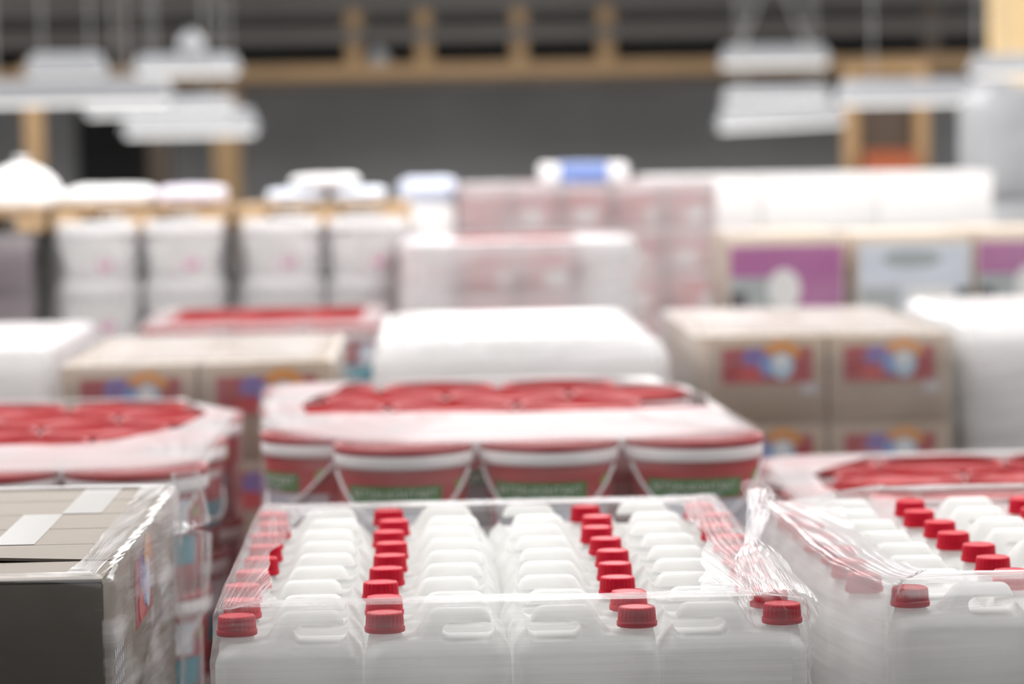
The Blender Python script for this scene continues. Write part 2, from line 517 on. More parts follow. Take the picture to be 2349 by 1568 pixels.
# ------------------------------------------------------------------ canister
CW, CD, CH = 0.191, 0.1275, 0.3245
def canister_body_mesh():
    bm = bmesh.new()
    def section(z, xl, xr, t, r):
        r = min(r, (xr - xl) / 2 * 0.98, t * 0.98)
        return [bm.verts.new((x, y, z)) for x, y in rrect(xl, xr, -t, t, r, 6)]
    hw, hd = CW / 2, CD / 2
    S = [(0.0, -hw + .010, hw - .010, hd - .010, .018), (0.004, -hw + .003, hw - .003, hd - .003, .020), (0.012, -hw, hw, hd, .020),
         (0.264, -hw, hw, hd, .020), (0.272, -hw + .002, hw - .002, hd - .003, .020), (0.279, -hw + .008, hw - .006, hd - .011, .020),
         (0.2865, -hw + .020, hw - .012, hd - .024, .018), (0.288, -hw + .040, hw - .013, hd - .026, .016),
         (0.2905, -.031, hw - .016, .0335, .014), (0.300, -.024, hw - .021, .026, .012), (0.311, -.016, hw - .026, .019, .010),
         (0.320, -.010, hw - .030, .014, .009), (0.3245, -.004, hw - .036, .009, .007)]
    rings = [section(*s) for s in S]
    n = len(rings[0])
    for k in range(len(rings) - 1):
        for i in range(n):
            j = (i + 1) % n
            bm.faces.new((rings[k][i], rings[k][j], rings[k + 1][j], rings[k + 1][i]))
    bm.faces.new(list(reversed(rings[0]))); bm.faces.new(rings[-1])
    base = obj('tmp_canister', mesh_from_bm('tmp', bm))
    bm = bmesh.new()                              # the hand hole through the ridge
    ring = rrect(.006, .075, .284, .3070, .0105, 6)
    a = [bm.verts.new((x, -.08, z)) for x, z in ring]
    b = [bm.verts.new((x, .08, z)) for x, z in ring]
    for i in range(len(a)):
        j = (i + 1) % len(a)
        bm.faces.new((a[i], a[j], b[j], b[i]))
    bm.faces.new(list(reversed(a))); bm.faces.new(b)
    bmesh.ops.recalc_face_normals(bm, faces=bm.faces[:])
    hole = obj('tmp_hole', mesh_from_bm('tmp', bm))
    bm = bmesh.new()
    lathe(bm, [(.024, .262), (.024, .284), (.0215, .288), (.0215, .303)], 40)
    neck = obj('tmp_neck', mesh_from_bm('tmp', bm))
    neck.location = (-.069, 0, 0)
    for o2, op in ((hole, 'DIFFERENCE'), (neck, 'UNION')):
        md = base.modifiers.new(op, 'BOOLEAN')
        md.object = o2; md.operation = op; md.solver = 'EXACT'
    md = base.modifiers.new('remesh', 'REMESH')
    md.mode = 'VOXEL'; md.voxel_size = 0.0026; md.use_smooth_shade = True
    md = base.modifiers.new('smooth', 'SMOOTH')
    md.iterations = 5; md.factor = 0.5
    bpy.context.view_layer.update()
    me = evaluated_mesh(base, 'canister_body')
    for p in me.polygons:
        p.use_smooth = True
    for o2 in (base, hole, neck):
        bpy.data.objects.remove(o2)
    return me

def cap_meshes():
    bm = bmesh.new()
    nr = 96
    ribs = lambda k, i: (1.0 + 0.016 * (1 if i % 4 < 2 else -1)) if 1 <= k <= 4 else 1.0
    lathe(bm, [(.0250, .3032), (.0250, .3040), (.0247, .309), (.0243, .315), (.0240, .3185), (.0228, .3205), (.0206, .3212), (.0198, .3204), (.012, .3203)], nr, ribs)
    a = mesh_from_bm('cap', bm, smooth=True, angle=35)
    bm = bmesh.new()
    lathe(bm, [(.0262, .2955), (.0268, .2965), (.0268, .3015), (.0262, .3028), (.0240, .3030)], 64)
    b = mesh_from_bm('tamper_ring', bm, smooth=True, angle=35)
    return a, b

CAN_ME = canister_body_mesh()
CAP_ME, RING_ME = cap_meshes()
def make_canister(capmat, name='canister'):
    t = thing(name, 'white canister', 'canister')
    obj('body', CAN_ME, M['hdpe'], t)
    a, b = CAP_ME.copy(), RING_ME.copy()
    c = obj('screw_cap', a, capmat, t, (-.069, 0, 0))
    c['label'] = 'red screw cap' if capmat is M['cap_red'] else 'white screw cap'
    obj('tamper_ring', b, capmat, c)
    return t
CAN = make_canister(M['cap_red'])
CANW = make_canister(M['cap_white'])

def canister_load(proto, xs, flips, y0, ny, py, z0, place, group, jit=0.0, shifts=None, layers=2, capword='red-capped', order='left'):
    nx = len(xs)
    for j in range(ny):
        for i in range(nx):
            top_only = not (j == 0 or i in (0, nx - 1) or j == ny - 1)
            for L in range(layers):
                if L < layers - 1 and top_only:
                    continue
                c = copy_tree(proto)
                top = L == layers - 1
                dx = (shifts[j] if shifts else 0.0) if top else 0.0
                c.location = (xs[i] + dx + (rnd.uniform(-jit, jit) if top else 0), y0 + j * py + (rnd.uniform(-jit, jit) * .5 if top else 0), z0 + L * CH)
                c.rotation_euler = (0, 0, math.pi if flips[i] else 0)
                if top:
                    if j < 2:
                        row = ['front row', 'second row'][j]
                    else:
                        row = ORD[j] + ' row' if j < ny - 1 else 'rearmost row'
                    c['label'] = 'white %s canister, %s from left in the %s of %s' % (capword, ORD[i], row, place)
                    c['group'] = group
                else:
                    c['label'] = 'white %s canister in the lower layer of %s' % (capword, place)
                    c['group'] = group + ', lower layer'

# ------------------------------------------------------------------ bucket
BH, BR = 0.225, 0.1335
def pail_patch(a0, a1, z0, z1, off, na=24, nz=2, h0=0.0):
    """a printed patch that follows the tapered wall between two angles (degrees, 0 = towards -y) and two heights"""
    bm = bmesh.new()
    g = []
    for k in range(nz + 1):
        z = z0 + (z1 - z0) * k / nz
        r = pail_r(z) + off
        g.append([bm.verts.new((r * math.sin(R(a0 + (a1 - a0) * i / na)), -r * math.cos(R(a0 + (a1 - a0) * i / na)), z)) for i in range(na + 1)])
    for k in range(nz):
        for i in range(na):
            bm.faces.new((g[k][i], g[k][i + 1], g[k + 1][i + 1], g[k + 1][i]))
    return bm

def pail_r(z):
    return 0.112 + (0.1265 - 0.112) * z / 0.19

def pail_shape(pts, a0, z0, off):
    """flat outline (metres along the wall, metres up) bent round the pail"""
    bm = bmesh.new()
    vs = []
    for x, y in pts:
        z = z0 + y
        r = pail_r(z) + off
        a = R(a0) + x / r
        vs.append(bm.verts.new((r * math.sin(a), -r * math.cos(a), z)))
    bm.faces.new(vs)
    return bm

def bent_text(body, size, a0, z0, off):
    c = bpy.data.curves.new('tmp_text', 'FONT')
    c.body = body; c.size = size; c.align_x = 'CENTER'; c.resolution_u = 3
    o = bpy.data.objects.new('tmp_text', c)
    COL.objects.link(o)
    bpy.context.view_layer.update()
    me = evaluated_mesh(o, 'lettering')
    bpy.data.objects.remove(o)
    for v in me.vertices:
        z = z0 + v.co.y
        r = pail_r(z) + off
        a = R(a0) + v.co.x / r
        v.co = (r * math.sin(a), -r * math.cos(a), z)
    return me

def bucket_meshes():
    D = {}
    bm = bmesh.new()
    lathe(bm, [(.108, 0.0), (.112, .003), (pail_r(.05), .05), (pail_r(.12), .12), (pail_r(.186), .186)], 64, close_top=False)
    D['body'] = mesh_from_bm('bucket_body', bm, smooth=True, angle=50)
    bm = bmesh.new()
    lathe(bm, [(.1262, .184), (.1312, .186), (.1322, .190), (.1322, .2075), (.1310, .2095), (.126, .2095)], 64, close_top=False, close_bottom=False)
    D['rim'] = mesh_from_bm('bucket_rim', bm, smooth=True, angle=50)
    bm = bmesh.new()
    lathe(bm, [(.1300, .2085), (.1325, .2095), (.1328, .2140), (.1325, .2215), (.1300, .2245), (.1260, .2245), (.1235, .2225), (.1220, .2130), (.1200, .2105), (.098, .2105), (.096, .2135), (.090, .2140), (.088, .2110), (.03, .2110)], 72)
    D['lid'] = mesh_from_bm('bucket_lid', bm, smooth=True, angle=60)
    bm = bmesh.new()
    pts = []
    for i in range(25):
        f = -1 + 2 * i / 24
        a = R(72) * f
        z = .178 - .112 * (1 - abs(f) ** 1.7)
        r = pail_r(z) + .0055
        pts.append((r * math.sin(a), -r * math.cos(a), z))
    tube(bm, pts, .0034, 8)
    D['bail'] = mesh_from_bm('bail_handle', bm, smooth=True, angle=50)
    return D
BK = bucket_meshes()
TXT_ME = bent_text('БЕТОН-КОНТАКТ', .0205, -7, .1305, .0016)

def leaf_outline(s):
    return [(0, -s), (.55 * s, -.35 * s), (.75 * s, .35 * s), (.35 * s, 1.1 * s), (-.15 * s, .5 * s), (-.55 * s, .3 * s), (-.6 * s, -.3 * s)]

def strokes(rows, width, h, gap, seed):
    """short white upright strokes in rows: lettering too blurred to read"""
    rr = random.Random(seed)
    out = []
    for k in range(rows):
        x = -width / 2
        while x < width / 2:
            w = rr.uniform(.003, .008)
            out.append((x, x + w, -k * gap, -k * gap + h))
            x += w + rr.uniform(.002, .004)
    return out

def pail_strokes(st, a0, z0, off):
    bm = bmesh.new()
    for x0, x1, y0, y1 in st:
        vs = []
        for x, y in ((x0, y0), (x1, y0), (x1, y1), (x0, y1)):
            z = z0 + y
            r = pail_r(z) + off
            a = R(a0) + x / r
            vs.append(bm.verts.new((r * math.sin(a), -r * math.cos(a), z)))
        bm.faces.new(vs)
    return mesh_from_bm('lettering', bm)

def make_bucket(kind):
    t = thing('bucket', 'bucket', 'bucket')
    b = obj('body', BK['body'].copy(), {'green': M['pail_red'], 'dark': M['pail_darkred'], 'white': M['pail_white'], 'small': M['pail_pinkish']}[kind], t)
    rim = obj('rim', BK['rim'].copy(), M['pail_white'], t)
    lid = obj('lid', BK['lid'].copy(), M['pail_white'] if kind == 'white' else M['lid_red'], t)
    if kind != 'white':
        rim['label'] = 'white collar under the lid'
        lid['label'] = 'red snap-on lid'
    obj('bail_handle', BK['bail'].copy(), M['pail_white'], t)
    if kind == 'green':
        l = obj('printed_label', mesh_from_bm('label', pail_patch(-52, 38, .116, .153, .0009)), M['green'], t)
        l['label'] = 'green printed band with white lettering'
        obj('lettering', TXT_ME, M['ink_white'], l)
        obj('small_print', pail_strokes(strokes(1, .11, .005, .012, 3), -7, .1195, .0016), M['ink_pale'], l)
        obj('leaf_print', mesh_from_bm('leaf', pail_shape(leaf_outline(.015), 58, .150, .0010)), M['ink_olive'], t)
        obj('lower_panel', mesh_from_bm('panel', pail_patch(-52, 66, .012, .112, .0009)), M['ink_pale'], t)
        obj('corner_panel', mesh_from_bm('panel', pail_patch(44, 76, .116, .136, .0009)), M['ink_brightred'], t)
    elif kind == 'small':
        obj('printed_label', mesh_from_bm('label', pail_patch(10, 70, .02, .10, .0009)), M['ink_white'], t)
        obj('leaf_print', mesh_from_bm('leaf', pail_shape(leaf_outline(.020), -30, .10, .0010)), M['ink_olive'], t)
    elif kind == 'dark':
        l = obj('printed_label', mesh_from_bm('label', pail_patch(24, 66, .110, .170, .0009)), M['ink_pale'], t)
        obj('lettering', pail_strokes(strokes(1, .085, .015, .02, 5), -8, .150, .0010), M['ink_white'], t)
        obj('leaf_print', mesh_from_bm('leaf', pail_shape(leaf_outline(.014), 76, .146, .0012)), M['ink_olive'], t)
        obj('lower_panel', mesh_from_bm('panel', pail_patch(-40, 78, .050, .104, .0009)), M['ink_teal'], t)
        obj('title_band', mesh_from_bm('panel', pail_patch(-40, 20, .112, .140, .0009)), M['ink_red'], t)
    elif kind == 'white':
        l = obj('printed_label', mesh_from_bm('label', pail_patch(-46, 46, .055, .165, .0009)), M['ink_white'], t)
        obj('emblem', mesh_from_bm('emblem', pail_shape([(-.040, -.018), (.014, -.022), (.042, -.010), (.040, .020), (.010, .024), (.002, .008), (-.036, .002)], 6, .088, .0016)), M['ink_magenta'], l)
        obj('grey_mark', mesh_from_bm('mark', pail_shape([(-.030, -.008), (.026, -.009), (.032, .008), (-.022, .010)], 10, .148, .0016)), M['ink_grey'], l)
    return t
BUCKETS = {k: make_bucket(k) for k in ('green', 'dark', 'white', 'small')}

def bucket_at(kind, x, y, z, rz, label, group, s=1.0):
    b = copy_tree(BUCKETS[kind])
    b.location = (x, y, z); b.rotation_euler = (0, 0, rz); b.scale = (s, s, s)
    b['label'] = label; b['group'] = group
    return b

def bucket_load(kind, rows, z0, layers, lidtxt, place, group, s=1.0, spin=12, front_only_below=True, h=BH, ang=0.0, piv=(0, 0), full_face=0.0, swap=None):
    """rows = list of lists of (x, y), front row first; the layers below the top one carry only the outer ring"""
    pts = []
    for j, row in enumerate(rows):
        for i, (x, y) in enumerate(row):
            ca, sa = math.cos(ang), math.sin(ang)
            X, Y = piv[0] + (x - piv[0]) * ca - (y - piv[1]) * sa, piv[1] + (x - piv[0]) * sa + (y - piv[1]) * ca
            for a in range(0, 360, 15):
                pts.append((round(X + (BR * s + .004) * math.cos(R(a)), 5), round(Y + (BR * s + .004) * math.sin(R(a)), 5)))
            for L in range(layers):
                top = L == layers - 1
                if not top and 0 < j < len(rows) - 1 and 0 < i < len(row) - 1:
                    continue
                rw = 'front row' if j == 0 else (ORD[j] + ' row' if j < len(rows) - 1 else 'rearmost row')
                lab = '%s, %s from left, %s of %s' % (lidtxt, ORD[i], rw, place) if top else '%s, %s, %s layer up, %s' % (lidtxt, ORD[i], ORD[L], rw) + ', ' + place
                kk = kind
                if swap and swap(i, j):
                    kk = 'white'
                    lab = lab.replace('red-lidded', 'white')
                bucket_at(kk, X, Y, z0 + L * h * s, R(rnd.uniform(-spin, spin)) + ang + (R(rnd.uniform(0, 360)) if (j > 0 and not full_face) else 0), lab, group + ('' if top else ', lower layers'), s)
    return convex_hull(pts)

# ------------------------------------------------------------------ carton
def rect_sheet(bm, x0, x1, z0, z1, y):
    bm.faces.new([bm.verts.new(p) for p in ((x0, y, z0), (x1, y, z0), (x1, y, z1), (x0, y, z1))])

def blob(bm, cx, cz, rx, rz, y, n=20, a0=0, a1=360):
    vs = [bm.verts.new((cx + rx * math.cos(R(a0 + (a1 - a0) * i / n)), y, cz + rz * math.sin(R(a0 + (a1 - a0) * i / n)))) for i in range(n if a1 - a0 >= 360 else n + 1)]
    bm.faces.new(vs)

def arc_band(bm, cx, cz, r0, r1, y, a0, a1, n=14):
    A = []
    for i in range(n + 1):
        a = R(a0 + (a1 - a0) * i / n)
        A.append((bm.verts.new((cx + r0 * math.cos(a), y, cz + r0 * math.sin(a))), bm.verts.new((cx + r1 * math.cos(a), y, cz + r1 * math.sin(a)))))
    for i in range(n):
        bm.faces.new((A[i][0], A[i][1], A[i + 1][1], A[i + 1][0]))

def carton(name, w, d, h, mat, label, group, loc, seam='x', gap=0.003, lift=0.0, tape_x=None, tape_mat=None, rz=0.0, print_fn=None, bev=0.004):
    """corrugated box: body, two closing flaps, tape, print.  Origin at the middle of the base, front = -y"""
    t = thing(name, label, 'carton', loc, rz, group)
    fl = 0.004
    obj('body', box_mesh('carton_body', -w / 2, w / 2, -d / 2, d / 2, 0.0, h - fl, bev), mat, t)
    for s in (-1, 1):
        bm = bmesh.new()
        if seam == 'x':
            vs = add_box(bm, -w / 2 + .002, w / 2 - .002, *(sorted((s * gap / 2, s * (d / 2 - .001)))), h - fl, h)
            if lift and s > 0:
                for v in bm.verts:
                    if v.co.y < gap:
                        k = (v.co.x + w / 2) / w
                        v.co.z += lift * (1 - k) ** 0.7
        else:
            add_box(bm, *(sorted((s * gap / 2, s * (w / 2 - .001)))), -d / 2 + .002, d / 2 - .002, h - fl, h)
        obj('top_flap', mesh_from_bm('top_flap', bm), mat, t)
    if tape_x is not None:
        obj('packing_tape', box_mesh('tape', tape_x - .029, tape_x + .029, -d / 2 + .002, d / 2 - .002, h, h + .0008), tape_mat or M['tape'], t)
    if print_fn:
        print_fn(t, w, d, h)
    return t

def logo_print(t, w, d, h):
    """red field with violet and blue shapes, a pale blue disc and an orange arc; small grey code at the lower corner"""
    y = -d / 2 - .0006
    x0, x1 = -w * .37, w * .38
    z0, z1 = h * .42, h * .86
    if w < .40:
        z0 = h * .46
    bm = bmesh.new(); rect_sheet(bm, x0, x1, z0, z1, y)
    base = obj('printed_logo', mesh_from_bm('printed_logo', bm), M['ink_red'], t)
    base['label'] = 'red printed panel with coloured shapes'
    W, Hh = x1 - x0, z1 - z0
    for nm, mat, fn in (
        ('violet_shapes', M['ink_purple'], lambda bm: (blob(bm, x0 + W * .36, z0 + Hh * .72, W * .13, Hh * .30, y - .0006), rect_sheet(bm, x0 + W * .24, x0 + W * .50, z0 + Hh * .50, z0 + Hh * .80, y - .0009))),
        ('red_shapes', M['ink_brightred'], lambda bm: (blob(bm, x0 + W * .32, z0 + Hh * .26, W * .15, Hh * .24, y - .0012),)),
        ('blue_shapes', M['ink_blue'], lambda bm: (blob(bm, x0 + W * .52, z0 + Hh * .52, W * .10, Hh * .34, y - .0015),)),
        ('pale_disc', M['ink_sky'], lambda bm: (blob(bm, x0 + W * .67, z0 + Hh * .52, W * .13, Hh * .42, y - .0018),)),
        ('orange_arc', M['ink_orange'], lambda bm: (arc_band(bm, x0 + W * .67, z0 + Hh * .58, Hh * .30, Hh * .62, y - .0021, 20, 150),)),
        ('white_oval', M['ink_white'], lambda bm: (blob(bm, x0 + W * .66, z0 + Hh * .62, W * .06, Hh * .16, y - .0024),)),  # white oval printed on the disc
    ):
        bm = bmesh.new(); fn(bm)
        obj(nm, mesh_from_bm(nm, bm), mat, base)
    bm = bmesh.new()
    for k in range(7):
        rect_sheet(bm, w * .30 + k * .006, w * .30 + k * .006 + .003, h * .33, h * .45, y)
    obj('small_code', mesh_from_bm('small_code', bm), M['ink_pale'], t)

def side_logo_print(t, w, d, h):
    """the same print on the carton's right-hand side (+x)"""
    logo_print(t, d, w, h)
    for ch in t.children:
        if ch.name.startswith(('printed_logo', 'small_code')):
            ch.rotation_euler = (0, 0, R(90))

def side_code_print(t, w, d, h):
    bm = bmesh.new()
    for a in range(5):
        for b in range(4):
            rect_sheet(bm, -.06 + a * .022, -.06 + a * .022 + .014, .06 + b * .020, .06 + b * .020 + .011, -w / 2 - .0006)
    o = obj('small_print', mesh_from_bm('small_print', bm), M['ink_pale'], t)
    o.rotation_euler = (0, 0, R(90))

def purple_print(t, w, d, h):
    y = -d / 2 - .0006
    bm = bmesh.new(); rect_sheet(bm, -w * .48, w * .48, .01, h * .86, y)
    base = obj('printed_panel', mesh_from_bm('printed_panel', bm), M['purple'], t)
    base['label'] = 'purple printed panel'
    for nm, mat, fn in (
        ('grey_shapes', M['ink_grey'], lambda bm: (rect_sheet(bm, -w * .48, w * .10, .012, h * .48, y - .0006),)),
        ('white_disc', M['ink_white'], lambda bm: (blob(bm, -w * .02, h * .34, w * .14, h * .24, y - .0012),)),
        ('dark_gap', M['gap_dark'], lambda bm: (rect_sheet(bm, -w * .48, -w * .34, .012, h * .32, y - .0012), rect_sheet(bm, w * .34, w * .46, .012, h * .14, y - .0012)))):  # dark gap beside the carton painted on as patches
        bm = bmesh.new(); fn(bm)
        obj(nm, mesh_from_bm(nm, bm), mat, base)

def pale_print(t, w, d, h):
    y = -d / 2 - .0006
    bm = bmesh.new(); rect_sheet(bm, -w * .48, w * .48, .01, h * .88, y)
    base = obj('printed_panel', mesh_from_bm('printed_panel', bm), M['pack_pale'], t)
    for nm, mat, fn in (
        ('grey_shapes', M['ink_grey'], lambda bm: (rect_sheet(bm, -w * .46, -w * .12, .012, h * .36, y - .0006), blob(bm, -w * .02, h * .70, w * .26, h * .11, y - .0006))),
        ('white_shape', M['ink_white'], lambda bm: (rect_sheet(bm, -w * .06, w * .34, .012, h * .36, y - .0012),)),
        ('dark_gap', M['gap_dark'], lambda bm: (rect_sheet(bm, w * .36, w * .48, .012, h * .34, y - .0012),))):  # gap's darkness painted onto the right edge of the panel
        bm = bmesh.new(); fn(bm)
        obj(nm, mesh_from_bm(nm, bm), mat, base)

# ================================================================== FOREGROUND
# --- centre load: four columns by nine rows of canisters
SH = [0.002, 0.001, -0.007, 0.000, 0.004, 0.003, -0.003, 0.004, -0.006]
XS = [-.190, .003, .197, .390]
canister_load(CAN, XS, [False, False, True, True], 3.705, 9, .1305, .144, 'the centre load', 'canisters in the centre load', jit=.0012, shifts=SH)
pallet(-.30, .50, 3.645, 4.81, 'wooden pallet under the centre load of red-capped canisters')
hullc = [(-.290, 3.642), (.490, 3.642), (.492, 4.60), (.430, 4.755), (-.200, 4.775), (-.292, 4.62)]
hullc = rrect(-.290, .490, 3.637, 4.835, .03, 3)
innc = [(-.205, 3.735), (.360, 3.735), (.375, 3.95), (.405, 4.20), (.405, 4.66), (.30, 4.715), (-.15, 4.715), (-.205, 4.60), (-.235, 4.30), (-.235, 4.10), (-.218, 3.85)]
fm = film('clear stretch film round the centre load of red-capped canisters', hullc,
          [(0.0, .10, 1), (0.0, .735, 80), (.006, .752, 5), (.022, .778, 7), (.040, .797, 6)], M['film_main'], innc,
          ztop=lambda x, y, f: .006 - (.004 * max(0.0, (y - 4.45) / .3)), smooth=1, seed=1, ragged=.022, wob=.003, n=640, side=.1, crumple=lambda x, y: .0045 * max(0.0, min(1.0, (x - .40) / .05)) * (1.0 if y < 3.72 else 0.0))

def gather_mesh(path, radii, pleats, depth, n=112, seed=0, flat=0.6):
    bm = bmesh.new(); uvl = bm.loops.layers.uv.new('UVMap')
    P = [Vector(p) for p in path]
    fine, rf = [], []
    for k in range(len(P) - 1):
        for s in range(10):
            f = s / 10; g = f * f * (3 - 2 * f)
            fine.append(P[k].lerp(P[k + 1], f)); rf.append(radii[k] + (radii[k + 1] - radii[k]) * g)
    fine.append(P[-1]); rf.append(radii[-1])
    rings, L = [], 0.0
    for k, p in enumerate(fine):
        t = (fine[min(k + 1, len(fine) - 1)] - fine[max(k - 1, 0)]).normalized()
        u = t.cross(Vector((0, 0, 1))).normalized(); v = u.cross(t).normalized()
        if k: L += (p - fine[k - 1]).length
        ring = []
        for i in range(n):
            a = 2 * math.pi * i / n
            tw = k * 0.05
            w = 1 + depth * math.sin(pleats * a + tw * 3 + 2.2 * noise.noise(Vector((a * 2, seed, k * .06)))) + .10 * noise.noise(Vector((math.cos(a) * 3, math.sin(a) * 3, k * .25 + seed)))
            ring.append((bm.verts.new(p + u * (rf[k] * w * math.cos(a)) + v * (rf[k] * w * flat * math.sin(a))), a / (2 * math.pi), L))
        rings.append(ring)
    for k in range(len(rings) - 1):
        for i in range(n):
            j = (i + 1) % n
            q = (rings[k][i], rings[k][j], rings[k + 1][j], rings[k + 1][i])
            f = bm.faces.new([x[0] for x in q])
            for lp, x, w in zip(f.loops, q, (0, j == 0, j == 0, 0)):
                lp[uvl].uv = (x[1] + (1.0 if w else 0.0), x[2])
    return mesh_from_bm('film_gather', bm, smooth=True)
g = obj('film_gather', gather_mesh([(.458, 3.690, .780), (.455, 3.90, .808), (.462, 4.06, .824), (.490, 4.22, .842), (.515, 4.40, .846), (.520, 4.58, .838)],
                                   [.050, .036, .012, .017, .022, .018], 22, .035, seed=2), M['film_gather'], fm)
g['label'] = 'film gathered into a twisted pleat over the right-hand caps'

# --- right load of canisters
XR_ = [.672, .880, 1.072, 1.264]
canister_load(CAN, XR_, [False] * 4, 3.815, 8, .1305, .144, 'the right load', 'canisters in the right load', jit=.002,
              shifts=[.045, .004, .003, .006, -.004, -.004, -.012, -.004])
pallet(.62, 1.40, 3.755, 4.79, 'wooden pallet under the right load of red-capped canisters')
film('streaky stretch film round the right load of red-capped canisters', [(.545, 4.87), (.552, 4.05), (.585, 3.80), (.600, 3.745), (.612, 3.732), (.70, 3.731), (1.40, 3.731), (1.40, 4.87)],
     [(0.0, .10, 1), (0.0, .735, 46), (.008, .755, 5), (.030, .785, 7), (.052, .800, 5)], M['film_right'],
     [(.675, 3.86), (1.33, 3.84), (1.33, 4.76), (.68, 4.76), (.645, 4.30), (.650, 3.98)], ztop=lambda x, y, f: .004, smooth=1, side_haze=1.0, seed=3, shear=.05, wob=.005, side=.1)

# --- left load of cartons (front left)
LZ = .144
yb = 3.55
for k in range(3):
    for L in range(3):
        for q in range(2):
            top = L == 2
            lab = ('grey-brown carton, %s from the front, %s, top of the front left load' % (ORD[k], ['right edge', 'left side'][q]) if top
                   else 'grey-brown carton, %s layer, %s from the front, %s, front left load' % (['bottom', 'middle'][L], ORD[k], ['right side', 'left side'][q]))
            c = carton('carton', .40, .322, .24, M['board'], lab, 'cartons in the front left load', (-.612 - q * .403, yb + .162 + k * .3235, LZ + L * .24),
                   gap=.004, lift=(.016 if (top and k == 0 and q == 0) else 0.0),
                   tape_x=(None if not top else [None, .040, .095][k]), print_fn=None)
            if q == 0:
                (side_logo_print if k == 1 else side_code_print)(c, .40, .322, .24)
pallet(-1.02, -.41, 3.55, 4.52, 'wooden pallet under the front left load of cartons')
fl = film('creased stretch film down the sides of the front left carton load', rrect(-1.022, -.404, 3.540, 4.532, .012, 3),
     [(0.0, .08, 1), (0.0, .850, 60), (.003, .862, 4), (.012, .8675, 3)], M['film_carton'],
     [(-.97, 3.585), (-.462, 3.582), (-.452, 3.9), (-.455, 4.49), (-.97, 4.49)], ztop=lambda x, y, f: .0015, smooth=1, seed=5, shear=-.06, wob=.004, folds=.006, side_haze=.36, ragged=.008, n=560, ntop=12)  # sides hazier than the front; the front's darkness is put into the haze
g = obj('film_gather', gather_mesh([(-.392, 4.545, .885), (-.386, 4.53, .80), (-.388, 4.54, .66), (-.390, 4.54, .45), (-.392, 4.54, .2)], [.022, .032, .026, .030, .03], 13, .14, seed=8, flat=.6), M['film_gather'], fl)
g['label'] = 'bunched film hanging at the rear right corner'

# --- centre bucket load
def hex_rows(x0, y0, nx, ny, px, py, off):
    return [[(x0 + i * px + (off if j % 2 else 0), y0 + j * py) for i in range(nx)] for j in range(ny)]
rows = hex_rows(-.050, 5.385, 3, 6, .278, .243, -.139)
h1 = bucket_load('green', rows, .163, 3, 'red-lidded green-banded bucket', 'the centre bucket load', 'buckets in the centre bucket load', ang=R(3.0), piv=(-.05, 5.385))
pallet(-.30, .62, 5.29, 6.72, 'wooden pallet under the centre bucket load', h=.163)
film('stretch film with a wide border round the centre bucket load', h1,
     [(0.0, .10, 1), (0.004, .580, 24), (0.004, .824, 22), (.002, .837, 3), (.006, .843, 2)], M['film_bucket'],
     [(-.262, 5.90), (.30, 5.84), (.585, 5.90), (.60, 6.12), (.52, 6.66), (-.17, 6.70), (-.268, 6.2)], ztop=lambda x, y, f: .001 + .002 * f, smooth=1, seed=11, sag=.003, wob=.004)

# --- left bucket load
rows = hex_rows(-1.09, 5.235, 3, 6, .274, .243, -.137)
h2 = bucket_load('dark', rows, .144, 3, 'red-lidded bucket', 'the left bucket load', 'buckets in the left bucket load')
pallet(-1.22, -.36, 5.12, 6.58, 'wooden pallet under the left bucket load')
film('stretch film with a wide border round the left bucket load', h2,
     [(0.0, .10, 1), (0.004, .560, 24), (0.004, .806, 22), (.002, .818, 3), (.006, .824, 2)], M['film_bucket'],
     [(-1.12, 5.56), (-.66, 5.56), (-.515, 5.85), (-.475, 6.15), (-.56, 6.55), (-1.1, 6.58), (-1.18, 6.1)], ztop=lambda x, y, f: .001 + .002 * f, smooth=1, seed=12, sag=.003, wob=.004)

# --- right bucket load
rows = hex_rows(.83, 5.10, 3, 5, .274, .243, .139)
h3 = bucket_load('dark', rows, .25, 2, 'red-lidded bucket', 'the right bucket load', 'buckets in the right bucket load')
pallet(.72, 1.60, 5.0, 6.2, 'wooden pallet under the right bucket load', h=.25)
film('stretch film with a wide border round the right bucket load', h3 + [],
     [(-.02, .14, 1), (-.02, .560, 24), (-.02, .687, 14), (.002, .699, 3), (.006, .705, 2)], M['film_bucket'],
     [(.80, 5.42), (1.5, 5.25), (1.60, 5.7), (1.5, 6.10), (.95, 6.12), (.78, 5.8)], ztop=lambda x, y, f: .001 + .002 * f, smooth=1, seed=13, sag=.003, wob=.004)

# ================================================================== MIDDLE DISTANCE
def carton_load(name_place, group, x0, y0, nx, ny, nl, w, d, h, mat, z0, print_fn, kindtxt, gapx=.006):
    for j in range(ny):
        for i in range(nx):
            for L in range(nl):
                if L < nl - 1 and 0 < j < ny - 1 and 0 < i < nx - 1:
                    continue
                top = L == nl - 1
                lab = '%s, %s from left, %s row, %s layer, %s' % (kindtxt, ORD[i], ORD[j] if j else 'front', 'top' if top else ['bottom', 'second', 'third', 'fourth'][L], name_place)
                carton('carton', w, d, h, mat, lab, group, (x0 + w / 2 + i * (w + gapx), y0 + d / 2 + j * (d + .004), z0 + L * (h + .001)), seam='y', tape_x=None, print_fn=print_fn if j == 0 else None, bev=.006)

